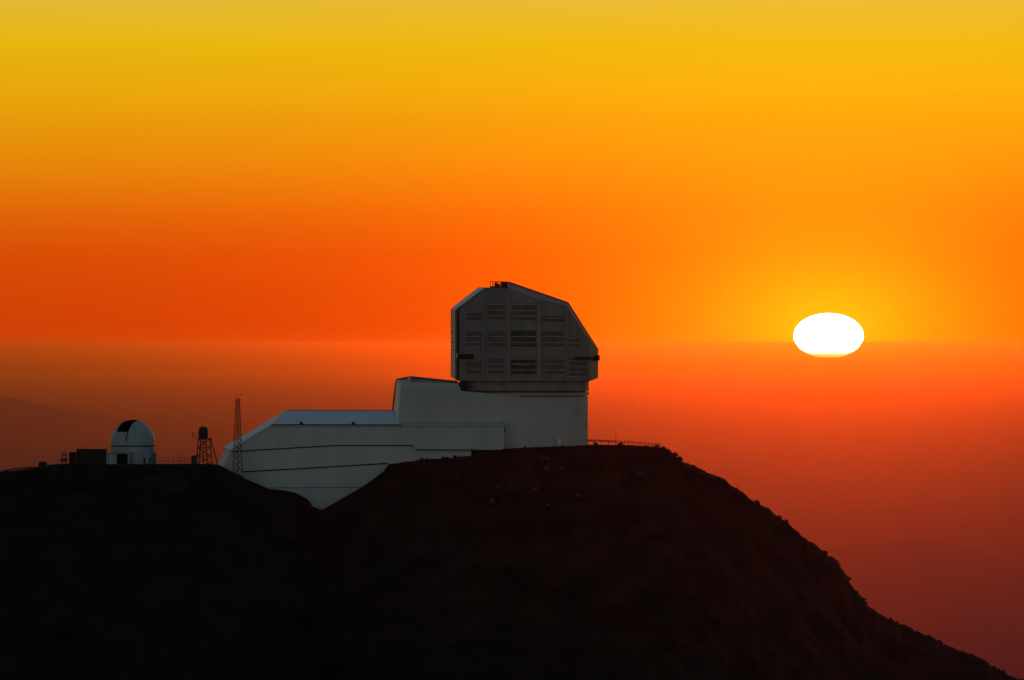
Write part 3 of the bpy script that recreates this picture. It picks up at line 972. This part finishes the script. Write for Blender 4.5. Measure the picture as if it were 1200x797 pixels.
# ------------------------------------------------------------------ railings right of the tower
o = thing('guard_rail', P(705, 521.5, 1484), 'dark double guard rail running out from the foot of the round tower', 'railing')
for y0, y1 in ((515.4, 516.8), (516.6, 518.2)):
    beam('rail', P(687.5, y0, 1484), P(722.2, y1, 1484), 0.16, 'dark_steel', o)
for px in (688.6, 695.6, 704.6, 713.2, 721.8):
    q = P(px, 515.4 + (px - 688) * .042, 1484.05)
    beam('post', (q.x, q.y, ground_z(q.x, q.y) - .3), q, 0.14, 'dark_steel', o)
o = thing('lamp_post', P(722, 521.5, 1484.3), 'short thin pole where guard rail meets the picket fence', 'pole')
q = P(721.8, 509.8, 1484.3)
beam('pole', (q.x, q.y, ground_z(q.x, q.y) - .3), q, 0.10, 'dark_steel', o, sides=6)
pbox('head', 721.2, 509.2, 722.6, 510.4, 1484.1, 1484.5, 'dark_steel', o)
o = thing('picket_fence', P(748, 522, 1483.6), 'low dark fence of many posts along the summit edge', 'fence')
for dy in (0, 1.6):
    beam('rail', P(722.6, 516.4 + dy, 1483.6), P(750, 518.0 + dy, 1483.6), 0.08, 'dark_steel', o)
    beam('rail', P(750, 518.0 + dy, 1483.6), P(775, 520.4 + dy, 1483.6), 0.08, 'dark_steel', o)
px = 724.0
while px < 776:
    top_y = 516.2 + (px - 722.6) * .0585 + max(0, px - 750) * .035 - (.9 if random.random() < .35 else 0)
    q = P(px, top_y, 1483.6)
    beam('post', (q.x, q.y, ground_z(q.x, q.y) - .4), q, 0.11, 'dark_steel', o)
    px += random.choice((3.0, 3.6, 4.4))

# ------------------------------------------------------------------ rocks
def rock_mesh(seed, sub=2):
    rnd = random.Random(seed)
    bm = bmesh.new()
    bmesh.ops.create_icosphere(bm, subdivisions=sub, radius=1.0)
    planes = [(Vector((rnd.gauss(0, 1), rnd.gauss(0, 1), rnd.gauss(0, 1))).normalized(), rnd.uniform(.45, .85)) for _ in range(9)]
    for v in bm.verts:
        for n_, d_ in planes:
            e_ = v.co.dot(n_) - d_
            if e_ > 0:
                v.co -= n_ * e_
        v.co *= rnd.uniform(.95, 1.05)
    me = bpy.data.meshes.new('boulder')
    bm.to_mesh(me)
    bm.free()
    me.materials.append(MATS['boulder_rock'])
    return me


def slope_point(px, py):
    """where the line of sight through a photo pixel meets the mountain"""
    Ys = np.arange(1400., 1492., .25)
    xs = (px - 600) * K * Ys
    zs = EYE + (HORIZON - py) * K * Ys
    hit = np.nonzero(terrain(xs, Ys) >= zs)[0]
    if len(hit) == 0:
        return None
    i = hit[0]
    return Vector((xs[i], Ys[i], float(terrain(xs[i:i + 1], Ys[i:i + 1])[0])))


rocks = [rock_mesh(s) for s in range(6)]


def boulder(p, size, label, group, seed):
    rnd = random.Random(seed)
    b = bpy.data.objects.new('boulder', rocks[seed % 6])
    col.objects.link(b)
    b.location = p + Vector((0, 0, size * .15))
    b.scale = (size * rnd.uniform(.9, 1.4), size * rnd.uniform(.8, 1.2), size * rnd.uniform(.55, .85))
    b.rotation_euler = (rnd.uniform(-.3, .3), rnd.uniform(-.3, .3), rnd.uniform(0, 6.28))
    tag(b, label, 'boulder', group)


for k, (px, r) in enumerate(((494.5, .45), (500, .35), (520, .5), (523.5, .4), (534.5, .55), (538, .35))):
    x = (px - 600) * K * 1483
    boulder(Vector((x, 1483, ground_z(x, 1483))), r, 'dark boulder on the ridge just below the white annex wall', 'boulders below the annex', 100 + k)
rnd = random.Random(5)
k = 0
while k < 26:
    px, py = rnd.gauss(640, 55), rnd.uniform(538, 605)
    p = slope_point(px, py)
    if p is None:
        continue
    boulder(p, rnd.uniform(.35, .95), 'greyish boulder on the dark slope under the round tower', 'boulders under the tower', 200 + k)
    k += 1
# uncountable small stones over the slope
sv, sf = [], []
base = [Vector(v.co) for v in rock_mesh(77, 1).vertices]
tri = [tuple(p.vertices) for p in rock_mesh(77, 1).polygons]
cnt = 0
pxs = rnd.choices
N_ST = 2600
sxs = np.array([rnd.uniform(-110, 110) for _ in range(N_ST)])
sys_ = np.array([rnd.uniform(1406, 1484) for _ in range(N_ST)])
szs = terrain(sxs, sys_)
ex = np.array([rnd.uniform(27, 112) for _ in range(150)])
ey = np.array([rnd.uniform(1480, 1487) for _ in range(150)])
sxs, sys_ = np.concatenate([sxs, ex]), np.concatenate([sys_, ey])
szs = np.concatenate([szs, terrain(ex, ey)])
for x, y, z in zip(sxs, sys_, szs):
    X = 600 + x / U
    if y > 1472 and 60 < X < 560:
        continue
    r = 0.10 + (0.38 if y < 1479 else 0.95) * rnd.random() ** 4
    n0 = len(sv)
    sc_ = Vector((r * rnd.uniform(.8, 1.4), r * rnd.uniform(.8, 1.3), r * rnd.uniform(.5, .9)))
    rot = Matrix.Rotation(rnd.uniform(0, 6.28), 3, 'Z')
    for b in base:
        q = rot @ Vector((b.x * sc_.x, b.y * sc_.y, b.z * sc_.z))
        sv.append((x + q.x, y + q.y, z + q.z + r * .1))
    sf += [[n0 + i for i in t] for t in tri]
o = link_mesh('loose_stones', sv, sf, 'scree_rock')
tag(o, 'small loose stones strewn over the dark mountain slope', 'stones', kind='stuff')

# ------------------------------------------------------------------ haze over the lowlands
hz = bpy.data.materials.new('haze_air')
hz.use_nodes = True
hn, hl = hz.node_tree.nodes, hz.node_tree.links
hn.clear()
pv_ = hn.new('ShaderNodeVolumePrincipled')
pv_.inputs['Color'].default_value = (0.62, 0.38, 0.16, 1)
pv_.inputs['Density'].default_value = 2.7e-6
pv_.inputs['Anisotropy'].default_value = 0.95
ho = hn.new('ShaderNodeOutputMaterial')
hl.new(pv_.outputs[0], ho.inputs['Volume'])
MATS['haze_air'] = hz
B = S + 1000
haze = box('haze', (-B, -B, -2.0), (B, B, EYE + 75.0), 'haze_air')
tag(haze, 'thin evening haze over the lowlands', kind='stuff')
